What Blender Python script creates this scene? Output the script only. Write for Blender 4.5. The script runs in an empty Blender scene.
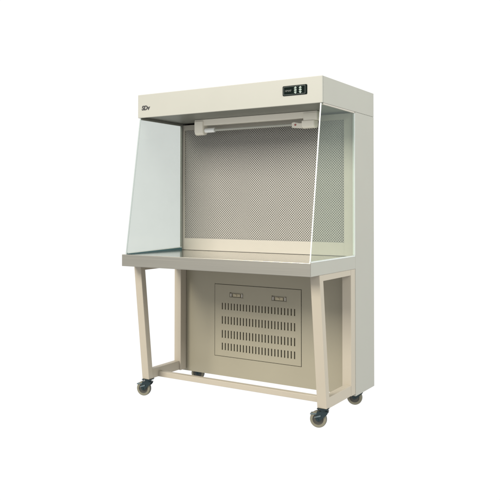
import bpy, bmesh, math, random
from mathutils import Vector, Matrix

random.seed(7)
sc = bpy.context.scene
COL = sc.collection
S = 0.85                    # overall size in metres per measured unit
ZO = 0.302                  # floor level below the measured datum

# ---------------------------------------------------------------- materials
def new_mat(name):
    m = bpy.data.materials.new(name)
    m.use_nodes = True
    nt = m.node_tree
    return m, nt, nt.nodes['Principled BSDF']

def paint(name, col, rough=0.45, bump=0.10, scale=420.0, var=0.04):
    """stove-enamelled sheet: faint tone mottling and orange-peel bump"""
    m, nt, p = new_mat(name)
    tc = nt.nodes.new('ShaderNodeTexCoord')
    n1 = nt.nodes.new('ShaderNodeTexNoise'); n1.inputs['Scale'].default_value = 5.0
    n1.inputs['Detail'].default_value = 4.0
    mx = nt.nodes.new('ShaderNodeMix'); mx.data_type = 'RGBA'
    mx.inputs['A'].default_value = (*[c * (1 - var) for c in col], 1)
    mx.inputs['B'].default_value = (*[min(1, c * (1 + var)) for c in col], 1)
    n2 = nt.nodes.new('ShaderNodeTexNoise'); n2.inputs['Scale'].default_value = scale
    bp = nt.nodes.new('ShaderNodeBump'); bp.inputs['Strength'].default_value = bump
    bp.inputs['Distance'].default_value = 0.001
    rr = nt.nodes.new('ShaderNodeMapRange')
    rr.inputs['To Min'].default_value = rough - 0.06; rr.inputs['To Max'].default_value = rough + 0.06
    L = nt.links.new
    L(tc.outputs['Object'], n1.inputs['Vector']); L(tc.outputs['Object'], n2.inputs['Vector'])
    L(n1.outputs['Fac'], mx.inputs['Factor']); L(mx.outputs['Result'], p.inputs['Base Color'])
    L(n1.outputs['Fac'], rr.inputs['Value']); L(rr.outputs['Result'], p.inputs['Roughness'])
    L(n2.outputs['Fac'], bp.inputs['Height']); L(bp.outputs['Normal'], p.inputs['Normal'])
    p.inputs['Specular IOR Level'].default_value = 0.35
    return m

def plain(name, col, rough=0.5, metal=0.0, spec=0.5):
    m, nt, p = new_mat(name)
    p.inputs['Base Color'].default_value = (*col, 1)
    p.inputs['Roughness'].default_value = rough
    p.inputs['Metallic'].default_value = metal
    p.inputs['Specular IOR Level'].default_value = spec
    return m

def steel(name, col, rough, stretch=(1.5, 260, 260)):
    """brushed stainless sheet, grain running along the length"""
    m, nt, p = new_mat(name)
    tc = nt.nodes.new('ShaderNodeTexCoord')
    mp = nt.nodes.new('ShaderNodeMapping'); mp.inputs['Scale'].default_value = stretch
    n = nt.nodes.new('ShaderNodeTexNoise'); n.inputs['Scale'].default_value = 1.0
    n.inputs['Detail'].default_value = 5.0
    rr = nt.nodes.new('ShaderNodeMapRange')
    rr.inputs['To Min'].default_value = rough - 0.05; rr.inputs['To Max'].default_value = rough + 0.08
    mx = nt.nodes.new('ShaderNodeMix'); mx.data_type = 'RGBA'
    mx.inputs['A'].default_value = (*[c * 0.93 for c in col], 1)
    mx.inputs['B'].default_value = (*[c * 1.07 for c in col], 1)
    bp = nt.nodes.new('ShaderNodeBump'); bp.inputs['Strength'].default_value = 0.04
    bp.inputs['Distance'].default_value = 0.0005
    L = nt.links.new
    L(tc.outputs['Object'], mp.inputs['Vector']); L(mp.outputs['Vector'], n.inputs['Vector'])
    L(n.outputs['Fac'], rr.inputs['Value']); L(rr.outputs['Result'], p.inputs['Roughness'])
    L(n.outputs['Fac'], mx.inputs['Factor']); L(mx.outputs['Result'], p.inputs['Base Color'])
    L(n.outputs['Fac'], bp.inputs['Height']); L(bp.outputs['Normal'], p.inputs['Normal'])
    p.inputs['Metallic'].default_value = 1.0
    return m

def pane(name, tint, haze, haze_col):
    """clear sheet glass: tinted see-through, mirror by Fresnel, a little film"""
    m = bpy.data.materials.new(name); m.use_nodes = True
    nt = m.node_tree; nt.nodes.clear(); N = nt.nodes.new; L = nt.links.new
    out = N('ShaderNodeOutputMaterial')
    tr = N('ShaderNodeBsdfTransparent'); tr.inputs['Color'].default_value = (*tint, 1)
    df = N('ShaderNodeBsdfDiffuse'); df.inputs['Color'].default_value = (*haze_col, 1)
    gl = N('ShaderNodeBsdfGlossy'); gl.inputs['Roughness'].default_value = 0.02
    gl.inputs['Color'].default_value = (0.50, 0.54, 0.52, 1)
    tc = N('ShaderNodeTexCoord')
    nz = N('ShaderNodeTexNoise'); nz.inputs['Scale'].default_value = 9.0; nz.inputs['Detail'].default_value = 6.0
    rr = N('ShaderNodeMapRange')
    rr.inputs['From Min'].default_value = 0.3; rr.inputs['From Max'].default_value = 0.7
    rr.inputs['To Min'].default_value = haze * 0.95; rr.inputs['To Max'].default_value = haze * 1.05
    m1 = N('ShaderNodeMixShader'); m2 = N('ShaderNodeMixShader')
    fr = N('ShaderNodeFresnel')
    ge = N('ShaderNodeNewGeometry'); io = N('ShaderNodeMapRange')      # leaving the sheet the index is inverted
    io.inputs['To Min'].default_value = 1.45; io.inputs['To Max'].default_value = 1 / 1.45
    L(ge.outputs['Backfacing'], io.inputs['Value']); L(io.outputs['Result'], fr.inputs['IOR'])
    L(tc.outputs['Object'], nz.inputs['Vector']); L(nz.outputs['Fac'], rr.inputs['Value'])
    L(rr.outputs['Result'], m1.inputs['Fac'])
    L(tr.outputs[0], m1.inputs[1]); L(df.outputs[0], m1.inputs[2])
    L(fr.outputs[0], m2.inputs['Fac']); L(m1.outputs[0], m2.inputs[1]); L(gl.outputs[0], m2.inputs[2])
    L(m2.outputs[0], out.inputs['Surface'])
    return m

M = {}
M['cream'] = paint('cream_enamel', (0.264, 0.261, 0.228))
M['leg'] = paint('frame_enamel', (0.305, 0.272, 0.216))
M['trim'] = paint('trim_enamel', (0.325, 0.303, 0.262))
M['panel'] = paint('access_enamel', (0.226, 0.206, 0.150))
M['grille'] = paint('grille_enamel', (0.268, 0.256, 0.232), rough=0.4, bump=0.02)
M['pad'] = plain('filter_paper', (0.125, 0.120, 0.108), 0.9)
M['steel'] = steel('polished_steel', (0.62, 0.60, 0.56), 0.14)
M['steel_rough'] = steel('brushed_steel', (0.30, 0.288, 0.25), 0.34)
M['glass_r'] = pane('clear_glass', (0.895, 0.93, 0.89), 0.02, (0.22, 0.28, 0.23))
M['glass_l'] = pane('hazy_glass', (0.92, 0.945, 0.925), 0.15, (0.27, 0.29, 0.27))
M['edge'] = plain('polished_glass_edge', (0.43, 0.45, 0.43), 0.3)
M['edge_l'] = plain('ground_glass_edge', (0.22, 0.25, 0.245), 0.35)
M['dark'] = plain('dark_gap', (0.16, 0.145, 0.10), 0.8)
M['gasket'] = plain('grey_gasket', (0.14, 0.14, 0.12), 0.7)
M['teal'] = plain('teal_reflection', (0.03, 0.075, 0.085), 0.35)  # dark reflection at the worktop's left end, put in as colour
M['black'] = plain('black_plastic', (0.003, 0.006, 0.005), 0.6, 0.0, 0.02)
M['line'] = plain('grey_print', (0.055, 0.065, 0.06), 0.5)
M['dimtext'] = plain('dim_print', (0.06, 0.065, 0.06), 0.5)
M['button'] = plain('pale_button', (0.155, 0.20, 0.172), 0.4)
M['ink'] = plain('black_ink', (0.004, 0.004, 0.005), 0.5)
M['fork'] = plain('blackened_zinc', (0.022, 0.036, 0.040), 0.30, 0.7)
M['zinc'] = plain('bright_zinc', (0.16, 0.20, 0.205), 0.28, 0.9)
M['tyre'] = plain('grey_rubber', (0.125, 0.116, 0.080), 0.55)
M['tread'] = plain('dark_tread', (0.045, 0.043, 0.034), 0.6)  # tread face, darker than the tyre sides
M['rim'] = plain('dark_nylon', (0.030, 0.029, 0.022), 0.5)
M['holder'] = plain('white_plastic', (0.68, 0.645, 0.56), 0.4)
M['tube'] = plain('quartz_tube', (0.34, 0.34, 0.30), 0.12)
M['cap'] = plain('ceramic_cap', (0.75, 0.76, 0.74), 0.3)
M['red'] = plain('red_plastic', (0.32, 0.09, 0.075), 0.4)
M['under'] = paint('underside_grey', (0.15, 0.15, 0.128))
M['bolt'] = plain('beige_bolt', (0.30, 0.26, 0.17), 0.45)
M['floor'] = plain('white_sweep', (0.95, 0.95, 0.95), 0.9, 0.0, 0.0)

# ---------------------------------------------------------------- mesh helpers (measured units)
class MB:
    def __init__(self):
        self.bm = bmesh.new()
    def box(self, x0, x1, y0, y1, z0, z1, bev=0.0, seg=2):
        return self.hexa([(x0, y0, z0), (x1, y0, z0), (x1, y1, z0), (x0, y1, z0),
                          (x0, y0, z1), (x1, y0, z1), (x1, y1, z1), (x0, y1, z1)], bev, seg)
    def hexa(self, P, bev=0.0, seg=2):
        t = bmesh.new()
        v = [t.verts.new(p) for p in P]
        for f in ((0, 3, 2, 1), (4, 5, 6, 7), (0, 1, 5, 4), (1, 2, 6, 5), (2, 3, 7, 6), (3, 0, 4, 7)):
            t.faces.new([v[i] for i in f])
        if bev > 0:
            bmesh.ops.bevel(t, geom=t.edges[:], offset=bev, segments=seg, affect='EDGES', profile=0.6)
        return self.add(t)
    def add(self, t, mat=None):
        if mat is not None:
            t.transform(mat)
        me = bpy.data.meshes.new('tmp'); t.to_mesh(me); t.free()
        self.bm.from_mesh(me); bpy.data.meshes.remove(me)
        return self
    def tube(self, a, b, r, n=24, r2=None, bev=0.0):
        a, b = Vector(a), Vector(b); d = b - a
        t = bmesh.new()
        bmesh.ops.create_cone(t, cap_ends=True, segments=n, radius1=r, radius2=r if r2 is None else r2, depth=d.length)
        if bev > 0:
            es = [e for e in t.edges if len(e.link_faces) == 2 and any(len(f.verts) > 4 for f in e.link_faces)]
            bmesh.ops.bevel(t, geom=es, offset=bev, segments=2, affect='EDGES')
        q = Vector((0, 0, 1)).rotation_difference(d.normalized())
        return self.add(t, Matrix.Translation((a + b) / 2) @ q.to_matrix().to_4x4())
    def prism(self, pts, axis, a, b, bev=0.0):
        """outline in the plane across an axis, extruded from a to b"""
        t = bmesh.new()
        def P(p, w):
            return {'x': (w, p[0], p[1]), 'y': (p[0], w, p[1]), 'z': (p[0], p[1], w)}[axis]
        lo = [t.verts.new(P(p, a)) for p in pts]; hi = [t.verts.new(P(p, b)) for p in pts]
        n = len(pts)
        t.faces.new(lo); t.faces.new(hi[::-1])
        for i in range(n):
            t.faces.new((lo[i], hi[i], hi[(i + 1) % n], lo[(i + 1) % n]))
        bmesh.ops.recalc_face_normals(t, faces=t.faces[:])
        if bev > 0:
            bmesh.ops.bevel(t, geom=t.edges[:], offset=bev, segments=2, affect='EDGES')
        return self.add(t)
    def lathe(self, prof, n=40):
        """profile (radius, along) closed ring turned about local y"""
        t = bmesh.new(); rings = []
        for i in range(n):
            w = 2 * math.pi * i / n
            rings.append([t.verts.new((r * math.cos(w), h, r * math.sin(w))) for r, h in prof])
        m = len(prof)
        for i in range(n):
            A, B = rings[i], rings[(i + 1) % n]
            for k in range(m):
                t.faces.new((A[k], A[(k + 1) % m], B[(k + 1) % m], B[k]))
        bmesh.ops.recalc_face_normals(t, faces=t.faces[:])
        return self.add(t)

ROOT0 = Vector((0.7, 0.35, -ZO))          # base of the bench in measured units

def obj(name, mb, mats, parent=None, origin=None, smooth=False):
    """link ONE mesh object; measured coordinates become metres, local to its parent chain"""
    bm = mb.bm if isinstance(mb, MB) else mb
    o0 = ROOT0 if origin is None else Vector(origin)
    for v in bm.verts:
        v.co = (v.co - o0) * S
    if smooth:
        for f in bm.faces:
            f.smooth = True
    me = bpy.data.meshes.new(name); bm.to_mesh(me); bm.free()
    for m in (mats if isinstance(mats, (list, tuple)) else [mats]):
        me.materials.append(m)
    if smooth:
        me.set_sharp_from_angle(angle=math.radians(35))
    o = bpy.data.objects.new(name, me); COL.objects.link(o)
    if parent is not None:
        o.parent = parent
    return o

def text_bm(s, size, shear=0.0, ext=0.0008, spacing=1.0, bold=0.0):
    cu = bpy.data.curves.new('t', 'FONT'); cu.body = s; cu.size = size; cu.extrude = ext; cu.shear = shear
    cu.space_character = spacing; cu.offset = size * bold
    o = bpy.data.objects.new('t', cu); COL.objects.link(o)
    bpy.context.view_layer.update()
    me = bpy.data.meshes.new_from_object(o.evaluated_get(bpy.context.evaluated_depsgraph_get()))
    bm = bmesh.new(); bm.from_mesh(me)
    bpy.data.objects.remove(o); bpy.data.curves.remove(cu); bpy.data.meshes.remove(me)
    return bm

def stand(bm, x, y, z):        # lettering stood up on a front face
    bm.transform(Matrix.Translation((x, y, z)) @ Matrix.Rotation(math.pi / 2, 4, 'X'))
    return bm

# ---------------------------------------------------------------- measured dimensions
W, D, YB = 1.400, 0.785, 0.474
HT, HB = 1.762, 1.6035
ZT, TB, YT = 0.680, 0.603, -0.156
Z0 = -0.2035
ZL = -0.184                   # foot of the frame
YR = 0.407                    # front of the rear legs

bench = bpy.data.objects.new('clean_bench', None); COL.objects.link(bench)
bench.location = ((ROOT0.x) * S, ROOT0.y * S, 0)
bench.empty_display_size = 0.2
bench['label'] = 'cream laminar flow clean bench with glass sides, steel worktop and slatted access panel, on casters'
bench['category'] = 'clean bench'

# cabinet: two sides, back, bottom and the plain lower front sheet
m = MB()
m.box(0, 0.016, YB, D, Z0, HB - 0.0012, 0.002)
m.box(W - 0.016, W, YB, D, Z0, HB - 0.0012, 0.002)
m.box(0.016, W - 0.016, D - 0.016, D - 0.001, Z0 + 0.001, HB - 0.004)
m.box(0.016, W - 0.016, YB + 0.02, D - 0.016, Z0 + 0.002, Z0 + 0.014)
cab = obj('cabinet', m, M['cream'], bench)

# lower front sheet with an opening for the access panel
PX1, PX2, PZ1, PZ2 = 0.314, 1.008, 0.4435, -0.0625
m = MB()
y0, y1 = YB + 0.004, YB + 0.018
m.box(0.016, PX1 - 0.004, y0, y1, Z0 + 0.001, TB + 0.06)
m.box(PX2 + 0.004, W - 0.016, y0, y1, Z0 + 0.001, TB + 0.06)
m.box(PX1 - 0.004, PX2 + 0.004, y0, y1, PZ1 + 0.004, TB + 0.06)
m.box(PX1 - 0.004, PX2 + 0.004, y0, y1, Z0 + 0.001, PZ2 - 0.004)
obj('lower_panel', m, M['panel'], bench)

# access panel with four rows of punched slots
SX = [0.3775 + i * (0.959 - 0.3775) / 23 for i in range(24)]
SZ = [(0.267, 0.314), (0.165, 0.2195), (0.066, 0.121), (-0.0195, 0.031)]
def cuts(lo, hi, spans):
    out = [lo]
    for a, b in spans:
        out += [a, b]
    return out + [hi]
HW = 0.0047
LATCH = [(0.440, 0.551), (0.783, 0.897)]
LZ = (0.359, 0.393)
def punched(xr, zr, xs, zs):
    """sheet with a hole wherever an x span crosses a z span; holes get returns"""
    bm = bmesh.new()
    yf, yb = YB + 0.003, YB + 0.011
    X = cuts(*xr, xs); Z = cuts(*zr, zs)
    def q(*ps):
        bm.faces.new([bm.verts.new(p) for p in ps])
    for i in range(len(X) - 1):
        for k in range(len(Z) - 1):
            a, b, c, d = X[i], X[i + 1], Z[k], Z[k + 1]
            if i % 2 and k % 2:
                q((a, yf, c), (a, yf, d), (a, yb, d), (a, yb, c))
                q((b, yf, c), (b, yb, c), (b, yb, d), (b, yf, d))
                q((a, yf, c), (a, yb, c), (b, yb, c), (b, yf, c))
                q((a, yf, d), (b, yf, d), (b, yb, d), (a, yb, d))
            else:
                q((a, yf, c), (b, yf, c), (b, yf, d), (a, yf, d))
    return bm
ZS = 0.335
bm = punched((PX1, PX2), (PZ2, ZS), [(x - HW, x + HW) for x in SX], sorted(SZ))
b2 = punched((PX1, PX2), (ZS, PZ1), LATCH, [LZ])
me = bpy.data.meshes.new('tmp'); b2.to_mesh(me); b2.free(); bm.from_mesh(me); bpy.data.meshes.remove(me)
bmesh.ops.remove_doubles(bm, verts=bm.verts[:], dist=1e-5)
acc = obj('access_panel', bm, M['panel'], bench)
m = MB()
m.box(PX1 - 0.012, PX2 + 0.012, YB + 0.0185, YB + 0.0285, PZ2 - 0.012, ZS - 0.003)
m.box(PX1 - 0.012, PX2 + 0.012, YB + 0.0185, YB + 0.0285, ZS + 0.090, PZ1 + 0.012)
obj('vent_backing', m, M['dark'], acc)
for x0, x1 in LATCH:
    m = MB()
    m.box(x0 - 0.004, x1 + 0.004, YB + 0.012, YB + 0.016, LZ[0] - 0.004, LZ[1] + 0.004)
    m.box(x0 - 0.003, x1 + 0.003, YB + 0.0005, YB + 0.0029, LZ[0] - 0.0045, LZ[0] - 0.0005, 0.0006)
    lt = obj('latch', m, M['panel'], acc)
    for a, b in ((0.006, 0.016), (0.88 * (x1 - x0), 0.88 * (x1 - x0) + 0.010)):
        m = MB()
        m.box(x0 + a, x0 + b, YB - 0.001, YB + 0.012, LZ[0] + 0.003, LZ[1] - 0.008, 0.002)
        obj('latch_tab', m, M['trim'], lt)
    m = MB()
    cx = (x0 + x1) / 2
    m.box(x0 + 0.026, cx + 0.030, YB + 0.0045, YB + 0.012, LZ[0] + 0.003, LZ[1] - 0.010, 0.002)
    m.tube((cx - 0.004, YB - 0.001, LZ[0] + 0.013), (cx - 0.004, YB + 0.006, LZ[0] + 0.013), 0.0075, 20)
    obj('latch_bolt', m, M['bolt'], lt, smooth=True)

# filter frame round the perforated diffuser
GX1, GX2, GZ1, GZ2 = 0.038, 1.321, 1.559, 0.766
FX0, FX1 = 0.016, W - 0.016
m = MB()
fy0, fy1 = YB + 0.001, YB + 0.016
m.box(FX0 + 0.001, GX1, fy0, fy1, ZT + 0.001, HB - 0.006, 0.001)
m.box(GX2, FX1 - 0.001, fy0, fy1, ZT + 0.001, HB - 0.006, 0.001)
m.box(GX1, GX2, fy0 + 0.0006, fy1, GZ1, HB - 0.006, 0.001)
m.box(GX1, GX2, fy0 + 0.0006, fy1, ZT + 0.001, GZ2, 0.001)
obj('filter_frame', m, M['trim'], bench)

# perforated diffuser: staggered round holes punched right through the sheet
def perforated(x0, x1, z0, z1, pitch, rad, y, th):
    """round holes at 45 degrees: lozenge cells, rows half a pitch apart"""
    bm = bmesh.new()
    h = pitch / 2
    nz = int((z1 - z0) / h) + 1
    nx = int((x1 - x0) / pitch) + 1
    outer = [(h, 0), (h / 2, h / 2), (0, h), (-h / 2, h / 2), (-h, 0), (-h / 2, -h / 2), (0, -h), (h / 2, -h / 2)]
    inner = [(rad * math.cos(k * math.pi / 4), rad * math.sin(k * math.pi / 4)) for k in range(8)]
    for j in range(nz):
        cz = z0 + j * h
        for i in range(nx):
            cx = x0 + (i + 0.5 * (j % 2)) * pitch
            O = [bm.verts.new((cx + p[0], y, cz + p[1])) for p in outer]
            I = [bm.verts.new((cx + p[0], y, cz + p[1])) for p in inner]
            K = [bm.verts.new((cx + p[0], y + th, cz + p[1])) for p in inner]
            for k in range(8):
                l = (k + 1) % 8
                bm.faces.new((O[k], O[l], I[l], I[k]))
                bm.faces.new((I[k], I[l], K[l], K[k]))
    return bm
g = obj('filter_grille', perforated(GX1 - 0.001, GX2 + 0.001, GZ2 - 0.001, GZ1 + 0.001, 0.0172, 0.0041, YB + 0.012, 0.002), M['grille'], bench)
m = MB(); m.box(FX0 + 0.001, FX1 - 0.001, YB + 0.034, YB + 0.044, ZT - 0.02, HB - 0.006)
obj('filter_pad', m, M['pad'], g)

# hood
m = MB()
m.box(0, W, 0, 0.014, HB, HT, 0.003)
m.box(0, 0.013, 0.0145, D, HB, HT - 0.0005, 0.002)
m.box(W - 0.013, W, 0.0145, D, HB, HT - 0.0005, 0.002)
m.box(0.0135, W - 0.0135, 0.0145, D - 0.001, HT - 0.014, HT - 0.001)
m.box(0.0135, W - 0.0135, D - 0.014, D - 0.001, HB + 0.001, HT - 0.0145)
hood = obj('hood', m, M['cream'], bench)
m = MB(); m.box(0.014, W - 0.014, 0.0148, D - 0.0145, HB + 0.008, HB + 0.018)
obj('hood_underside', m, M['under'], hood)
logo = stand(text_bm('SDv', 0.041, 0.15, spacing=1.0, bold=0.045), 0.034, -0.0006, 1.6555)
obj('logo', logo, M['ink'], hood)

# control panel
def rrect(x0, x1, z0, z1, r, n=6):
    P = []
    for cx, cz, a0 in ((x1 - r, z1 - r, 0), (x0 + r, z1 - r, 90), (x0 + r, z0 + r, 180), (x1 - r, z0 + r, 270)):
        for k in range(n + 1):
            a = math.radians(a0 + 90 * k / n)
            P.append((cx + r * math.cos(a), cz + r * math.sin(a)))
    return P
CX0, CX1, CZ0, CZ1 = 1.137, 1.301, 1.6605, 1.7195
m = MB(); m.prism(rrect(CX0, CX1, CZ0, CZ1, 0.006), 'y', -0.004, 0.0, 0.0008)
cp = obj('control_panel', m, M['black'], bench)
m = MB(); e = 0.0009
a0, a1, c0, c1 = CX0 + 0.008, CX1 - 0.012, CZ0 + 0.006, CZ1 - 0.006
m.box(a0, a1, -0.0048, -0.0039, c0 - e, c0 + e); m.box(a0, a1, -0.0048, -0.0039, c1 - e, c1 + e)
m.box(a0 - e, a0 + e, -0.0049, -0.0039, c0 - e, c1 + e); m.box(a1 - e, a1 + e, -0.0049, -0.0039, c0 - e, c1 + e)
obj('panel_outline', m, M['line'], cp)
t = stand(text_bm('HMAF', 0.017, spacing=0.95), CX0 + 0.017, -0.0044, 1.6835)
obj('panel_lettering', t, M['dimtext'], cp)
for j, bx in enumerate((1.2245, 1.2575)):
    for k in range(3):
        bz = 1.6755 + 0.0145 * k
        r1, r2 = 0.0105, 0.0092
        m = MB()
        if k == 1:
            P = [(bx - r1, bz), (bx - 0.003, bz - 0.0065), (bx + 0.006, bz - 0.0055), (bx + 0.0095, bz), (bx + 0.006, bz + 0.0055), (bx - 0.003, bz + 0.0065)]
        else:
            s = 1 if k == 2 else -1
            P = [(bx - r1, bz - s * 0.004), (bx - 0.003, bz - s * 0.0065), (bx + 0.004, bz - s * 0.0065), (bx + 0.0095, bz - s * 0.003), (bx + 0.005, bz + s * 0.0035), (bx + 0.0015, bz + s * 0.0075), (bx - 0.004, bz + s * 0.004)]
        m.prism(P, 'y', -0.0062, -0.0038, 0.0006)
        obj('button', m, M['button'], cp)

# worktop: folded steel tray, open underneath
m = MB()
m.box(0, W, YT, YT + 0.004, TB, ZT, 0.0018)
m.box(0.0045, W - 0.0045, YT + 0.022, YT + 0.0225, TB, TB + 0.02)
m.box(0.0045, W - 0.0045, YT + 0.0045, YT + 0.022, TB + 0.0005, TB + 0.004)
apr = obj('worktop_apron', m, M['steel_rough'], bench)
for a, b in ((0, 0.004), (W - 0.004, W)):
    m = MB(); m.box(a, b, YT + 0.0045, YB - 0.001, TB, ZT - 0.0002, 0.0012)
    obj('worktop_side', m, M['cream'], bench)
m = MB()
m.box(0.0045, W - 0.0045, YT + 0.0045, YB - 0.001, ZT - 0.006, ZT - 0.0008)
obj('worktop', m, M['steel'], bench)

# side glass, slanted front edge
def side_glass(x0, x1, yt, yb, ztop, ye, mat, emat):
    m = MB()
    zb = ZT + 0.003
    m.prism([(yt, ztop), (yb, zb), (ye, zb), (ye, ztop)], 'x', x0, x1)
    go = obj('side_glass', m, mat, bench)
    d = (Vector((yt, ztop)) - Vector((yb, zb))).normalized()
    n = Vector((-d.y, d.x))
    if n.x > 0: n = -n
    w = 0.003
    P = [Vector((yt, ztop)), Vector((yb, zb))]
    m = MB()
    m.prism([tuple(P[0] + n * 0.0003), tuple(P[1] + n * 0.0003), tuple(P[1] + n * w), tuple(P[0] + n * w)], 'x', x0 - 0.0005, x1 + 0.0005, 0.0006)
    obj('glass_edge', m, emat, go)
    return go, zb
gr, zb = side_glass(W - 0.0095, W - 0.003, -0.006, -0.146, HB - 0.004, YB - 0.004, M['glass_r'], M['edge'])
m = MB()
m.box(W - 0.015, W - 0.0005, YT + 0.012, YB - 0.002, ZT + 0.0002, ZT + 0.0085, 0.0012)
m.box(W - 0.014, W - 0.0005, YB - 0.010, YB - 0.001, ZT + 0.009, HB - 0.010, 0.0012)
obj('glass_edging', m, M['edge'], gr)
m = MB(); m.box(W - 0.016, W - 0.002, 0.016, YB - 0.004, HB - 0.010, HB - 0.0005, 0.001)
obj('top_channel', m, M['trim'], gr)
gl, zb = side_glass(0.014, 0.0235, 0.006, -0.132, HB - 0.004, YB - 0.012, M['glass_l'], M['edge_l'])
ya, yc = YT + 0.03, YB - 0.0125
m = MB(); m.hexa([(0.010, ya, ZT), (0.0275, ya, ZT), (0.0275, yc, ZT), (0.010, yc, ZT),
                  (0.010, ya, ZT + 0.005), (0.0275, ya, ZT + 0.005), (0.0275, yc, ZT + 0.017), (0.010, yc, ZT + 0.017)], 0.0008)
obj('reflection_strip', m, M['teal'], gl)  # added tapered strip, stands in for a dark reflection in the worktop
m = MB(); m.hexa([(0.011, ya, ZT + 0.0052), (0.0265, ya, ZT + 0.0052), (0.0265, yc, ZT + 0.0172), (0.011, yc, ZT + 0.0172),
                  (0.011, ya, ZT + 0.010), (0.0265, ya, ZT + 0.010), (0.0265, yc, ZT + 0.022), (0.011, yc, ZT + 0.022)], 0.0008)
obj('glass_edging', m, M['edge'], gl)
gl['label'] = 'pale hazy blue-green glass side'
gr['label'] = 'clear greenish glass side with bright cut edges'
m = MB(); m.box(0.012, 0.0255, 0.016, YB - 0.012, HB - 0.012, HB - 0.0005, 0.001)
m.box(0.010, 0.0275, YB - 0.0115, YB - 0.001, ZT + 0.001, HB - 0.0005, 0.001)
obj('top_channel', m, M['gasket'], gl)

# frame: tilted front legs, upright rear legs, rails
def front_leg(x0, x1):
    m = MB()
    yt, yb, d = -0.038, 0.053, 0.046
    return m.hexa([(x0, yb, ZL), (x1, yb, ZL), (x1, yb + d, ZL), (x0, yb + d, ZL),
                   (x0, yt, TB - 0.0005), (x1, yt, TB - 0.0005), (x1, yt + d, TB - 0.0005), (x0, yt + d, TB - 0.0005)], 0.0035)
LW = 0.060
for side in (0, 1):
    x0, x1 = (0.002, LW) if side == 0 else (W - LW - 0.003, W - 0.0015)
    obj('leg', front_leg(x0, x1), M['leg'], bench)
    m = MB(); m.box(x0, x1, YR, YB - 0.0005, Z0 + 0.014, TB - 0.0005, 0.0035)
    obj('leg', m, M['leg'], bench)
    m = MB()
    a, b = (x0 + 0.001, x1 - 0.012) if side == 0 else (x0 + 0.012, x1 - 0.001)
    m.box(a, b, 0.092, YR + 0.0005, ZL - 0.003, ZL + 0.061, 0.003)
    obj('side_rail', m, M['leg'], bench)
    m = MB(); m.box(a, b, 0.009, YR + 0.0005, TB - 0.037, TB - 0.0006, 0.002)
    obj('top_rail', m, M['leg'], bench)
m = MB(); m.box(LW - 0.014, W - LW + 0.010, 0.165, 0.203, ZL - 0.0015, ZL + 0.034, 0.003)
obj('cross_rail', m, M['leg'], bench)

# casters
H = ZL + ZO                    # height under the legs
AX = math.radians(14.5)        # wheel face turned a little to the right
def make_caster():
    root = bpy.data.objects.new('caster', None); COL.objects.link(root); root.parent = bench
    root.empty_display_size = 0.05
    z = (0, 0, 0)
    R, tr = 0.050, -0.030      # wheel radius, trail behind the swivel
    def put(mb, name, mat, smooth=True):
        bm = mb.bm; bm.transform(Matrix.Rotation(AX, 4, 'Z'))
        return obj(name, bm, mat, root, origin=z, smooth=smooth)
    m = MB()
    m.box(-0.034, 0.034, -0.030, 0.030, H - 0.005, H - 0.0005, 0.001)
    m.tube((0, 0, H - 0.018), (0, 0, H - 0.005), 0.024, 28, bev=0.002)
    for sx in (-1, 1):
        for sy in (-1, 1):
            m.tube((sx * 0.026, sy * 0.022, H - 0.010), (sx * 0.026, sy * 0.022, H - 0.005), 0.005, 6)
    put(m, 'mounting_plate', M['fork'])
    m = MB()
    for s in (-1, 1):
        y0, y1 = (s * 0.0185, s * 0.0215) if s > 0 else (s * 0.0215, s * 0.0185)
        m.prism([(-0.034, H - 0.020), (0.030, H - 0.020), (0.026, H - 0.034), (tr + 0.012, R - 0.008), (tr, R - 0.012),
                 (tr - 0.012, R - 0.004), (tr - 0.016, R + 0.012)], 'y', y0, y1, 0.0008)
    m.box(-0.034, 0.030, -0.0215, 0.0215, H - 0.0225, H - 0.0185, 0.0008)
    m.tube((tr, -0.025, R), (tr, 0.025, R), 0.0065, 6)
    fk = put(m, 'fork', M['fork'])
    m = MB()
    b = 0.0135
    m.lathe([(0.033, -b), (R - 0.004, -b), (R - 0.001, -b + 0.003), (R, -b * 0.4), (R, b * 0.4), (R - 0.001, b - 0.003), (R - 0.004, b), (0.033, b)], 48)
    bm = m.bm; bm.transform(Matrix.Translation((tr, 0, R)))
    ty = put(m, 'tyre', [M['tyre'], M['tread']])
    ax = Vector((-math.sin(AX), math.cos(AX), 0))
    for f in ty.data.polygons:
        if abs(f.normal.dot(ax)) < 0.5 and (Vector(f.center) - Vector((tr * math.cos(AX), tr * math.sin(AX), R)) * S).length > 0.042 * S:
            f.material_index = 1
    m = MB()
    m.lathe([(0.004, -b - 0.003), (0.013, -b - 0.003), (0.014, -b + 0.003), (0.027, -b + 0.004), (0.029, -b + 0.004), (0.0329, -b + 0.003),
             (0.0329, b - 0.003), (0.029, b - 0.004), (0.027, b - 0.004), (0.014, b - 0.003), (0.013, b + 0.003), (0.004, b + 0.003)], 48)
    m.bm.transform(Matrix.Translation((tr, 0, R)))
    put(m, 'wheel_hub', M['rim'])
    return root, put, tr, R
cast, put, tr, R = make_caster()
def brake(parent):
    m = MB()
    m.prism([(-0.002, H - 0.027), (-0.044, R + 0.036), (-0.076, R + 0.034), (-0.079, R + 0.026), (-0.070, R + 0.026), (-0.046, R + 0.028), (-0.004, H - 0.034)], 'y', -0.017, 0.017, 0.0012)
    m.prism([(-0.012, R + 0.030), (-0.050, R + 0.016), (-0.052, R + 0.010), (-0.012, R + 0.020)], 'y', -0.027, -0.0222, 0.001)
    m.bm.transform(Matrix.Rotation(AX, 4, 'Z'))
    o = obj('brake_lever', m, M['zinc'], parent, origin=(0, 0, 0), smooth=True)
    return o
kids = list(cast.children)
def loc(x, y, dz=0.0):
    return Vector((x - ROOT0.x, y - ROOT0.y, dz)) * S
cast.location = loc(W - 0.034, 0.078)
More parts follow.
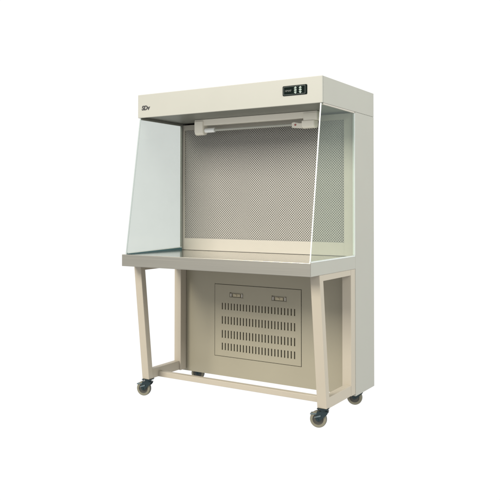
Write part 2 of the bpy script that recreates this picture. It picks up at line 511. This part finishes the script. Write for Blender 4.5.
def copy_caster(x, y, dz):
    c = cast.copy(); COL.objects.link(c); c.parent = bench; c.location = loc(x, y, dz)
    for k in kids:
        d = k.copy(); COL.objects.link(d); d.parent = c
    return c
c2 = copy_caster(0.032, 0.078, 0)
c3 = copy_caster(W - 0.045, 0.635, 0)
c4 = copy_caster(0.085, 0.635, 0)
brake(cast); brake(c2)

# ultraviolet lamp under the hood
lamp = bpy.data.objects.new('lamp_fixture', None); COL.objects.link(lamp); lamp.parent = bench
lamp.empty_display_size = 0.05
LY = 0.36
m = MB(); m.box(0.232, 1.195, LY - 0.022, LY + 0.022, 1.568, HB + 0.007, 0.003)
obj('lamp_batten', m, M['holder'], lamp)
def holder(x0, x1, zlow):
    m = MB()
    P = [(LY + 0.030, HB - 0.004), (LY + 0.030, zlow + 0.022), (LY + 0.022, zlow + 0.007), (LY + 0.006, zlow), (LY - 0.010, zlow),
         (LY - 0.024, zlow + 0.007), (LY - 0.031, zlow + 0.022), (LY - 0.031, HB - 0.004)]
    m.prism(P, 'x', x0, x1, 0.003)
    return obj('lamp_holder', m, M['holder'], lamp, smooth=True)
holder(0.236, 0.309, 1.502)
m = MB()
P = [(LY + 0.028, 1.5515), (LY + 0.028, 1.520), (LY + 0.020, 1.508), (LY + 0.006, 1.502), (LY - 0.012, 1.502), (LY - 0.025, 1.508), (LY - 0.031, 1.520), (LY - 0.031, 1.5515)]
m.prism(P, 'x', 1.090, 1.181, 0.003)
m.box(1.100, 1.1985, LY - 0.027, LY + 0.027, 1.5520, HB - 0.003, 0.003)
hr = obj('lamp_holder', m, M['holder'], lamp, smooth=True)
m = MB(); m.prism([(1.012, 1.512), (1.012, 1.543), (1.030, 1.547), (1.066, 1.538), (1.0895, 1.538), (1.0895, 1.504), (1.060, 1.508), (1.040, 1.510)], 'y', LY - 0.020, LY + 0.020, 0.002)
obj('starter_arm', m, M['holder'], hr)
m = MB(); m.tube((1.040, LY - 0.0235, 1.528), (1.040, LY - 0.019, 1.528), 0.0065, 20)
obj('indicator', m, M['red'], hr, smooth=True)
TZ = 1.534
m = MB(); m.tube((0.385, LY, TZ), (1.012, LY, TZ), 0.0095, 28)
obj('lamp_tube', m, M['tube'], lamp, smooth=True)
m = MB(); m.tube((0.309, LY, TZ), (0.392, LY, TZ), 0.0165, 28, bev=0.003)
obj('tube_cap', m, M['cap'], lamp, smooth=True)

# ---------------------------------------------------------------- setting
FLOOR = False
if FLOOR:
    bm = bmesh.new()
    bmesh.ops.create_circle(bm, cap_ends=True, segments=64, radius=60.0)
    for v in bm.verts: v.co.z = 0
    me = bpy.data.meshes.new('floor'); bm.to_mesh(me); bm.free(); me.materials.append(M['floor'])
    fl = bpy.data.objects.new('floor', me); COL.objects.link(fl)
    fl.location = (0.6, 0, -0.0005); fl['kind'] = 'structure'

w = bpy.data.worlds.new('World'); sc.world = w; w.use_nodes = True
bg = w.node_tree.nodes['Background']
bg.inputs['Color'].default_value = (1, 1, 1, 1); bg.inputs['Strength'].default_value = 1.03

def area(name, loc_, aim, size, power, col):
    l = bpy.data.lights.new(name, 'AREA'); l.shape = 'RECTANGLE'; l.size, l.size_y = size; l.energy = power; l.color = col
    o = bpy.data.objects.new(name, l); COL.objects.link(o); o.location = loc_
    o.rotation_euler = (Vector(aim) - Vector(loc_)).to_track_quat('-Z', 'Y').to_euler()
    return o
area('key_softbox', (-1.9, -7.2, 5.7), (0.6, 0.2, 0.7), (4.0, 3.4), 1330, (1.0, 0.95, 0.86))
area('side_softbox', (7.6, -1.4, 5.0), (1.2, 0.4, 0.8), (3.6, 3.2), 640, (0.97, 1.0, 0.96))

# ---------------------------------------------------------------- camera
q = dict(cx=3.19886, cy=-3.69359, cz=0.99716, yaw=0.5558015, pitch=0.0186388, roll=0.0005129, f=705.21477, py=193.57012)
c, s = math.cos(q['yaw']), math.sin(q['yaw'])
fwd = Vector((-s, c, 0)); rt = Vector((c, s, 0)); up = Vector((0, 0, 1))
f2 = fwd * math.cos(q['pitch']) + up * math.sin(q['pitch']); u2 = up * math.cos(q['pitch']) - fwd * math.sin(q['pitch'])
r3 = rt * math.cos(q['roll']) + u2 * math.sin(q['roll']); u3 = u2 * math.cos(q['roll']) - rt * math.sin(q['roll'])
cam = bpy.data.cameras.new('Camera'); co = bpy.data.objects.new('Camera', cam); COL.objects.link(co)
mw = Matrix((r3, u3, -f2)).transposed().to_4x4()
mw.translation = Vector((q['cx'], q['cy'], q['cz'] + ZO)) * S
co.matrix_world = mw
cam.sensor_fit = 'HORIZONTAL'; cam.sensor_width = 36.0
cam.lens = q['f'] / 500 * 36.0
cam.shift_y = (q['py'] - 250) / 500
cam.clip_start = 0.05; cam.clip_end = 500
sc.camera = co

sc.view_settings.view_transform = 'Standard'
sc.view_settings.look = 'None'
sc.view_settings.exposure = 0.0
sc.view_settings.gamma = 1.0
try:
    sc.cycles.transparent_max_bounces = 16
    sc.cycles.use_denoising = True
except Exception:
    pass
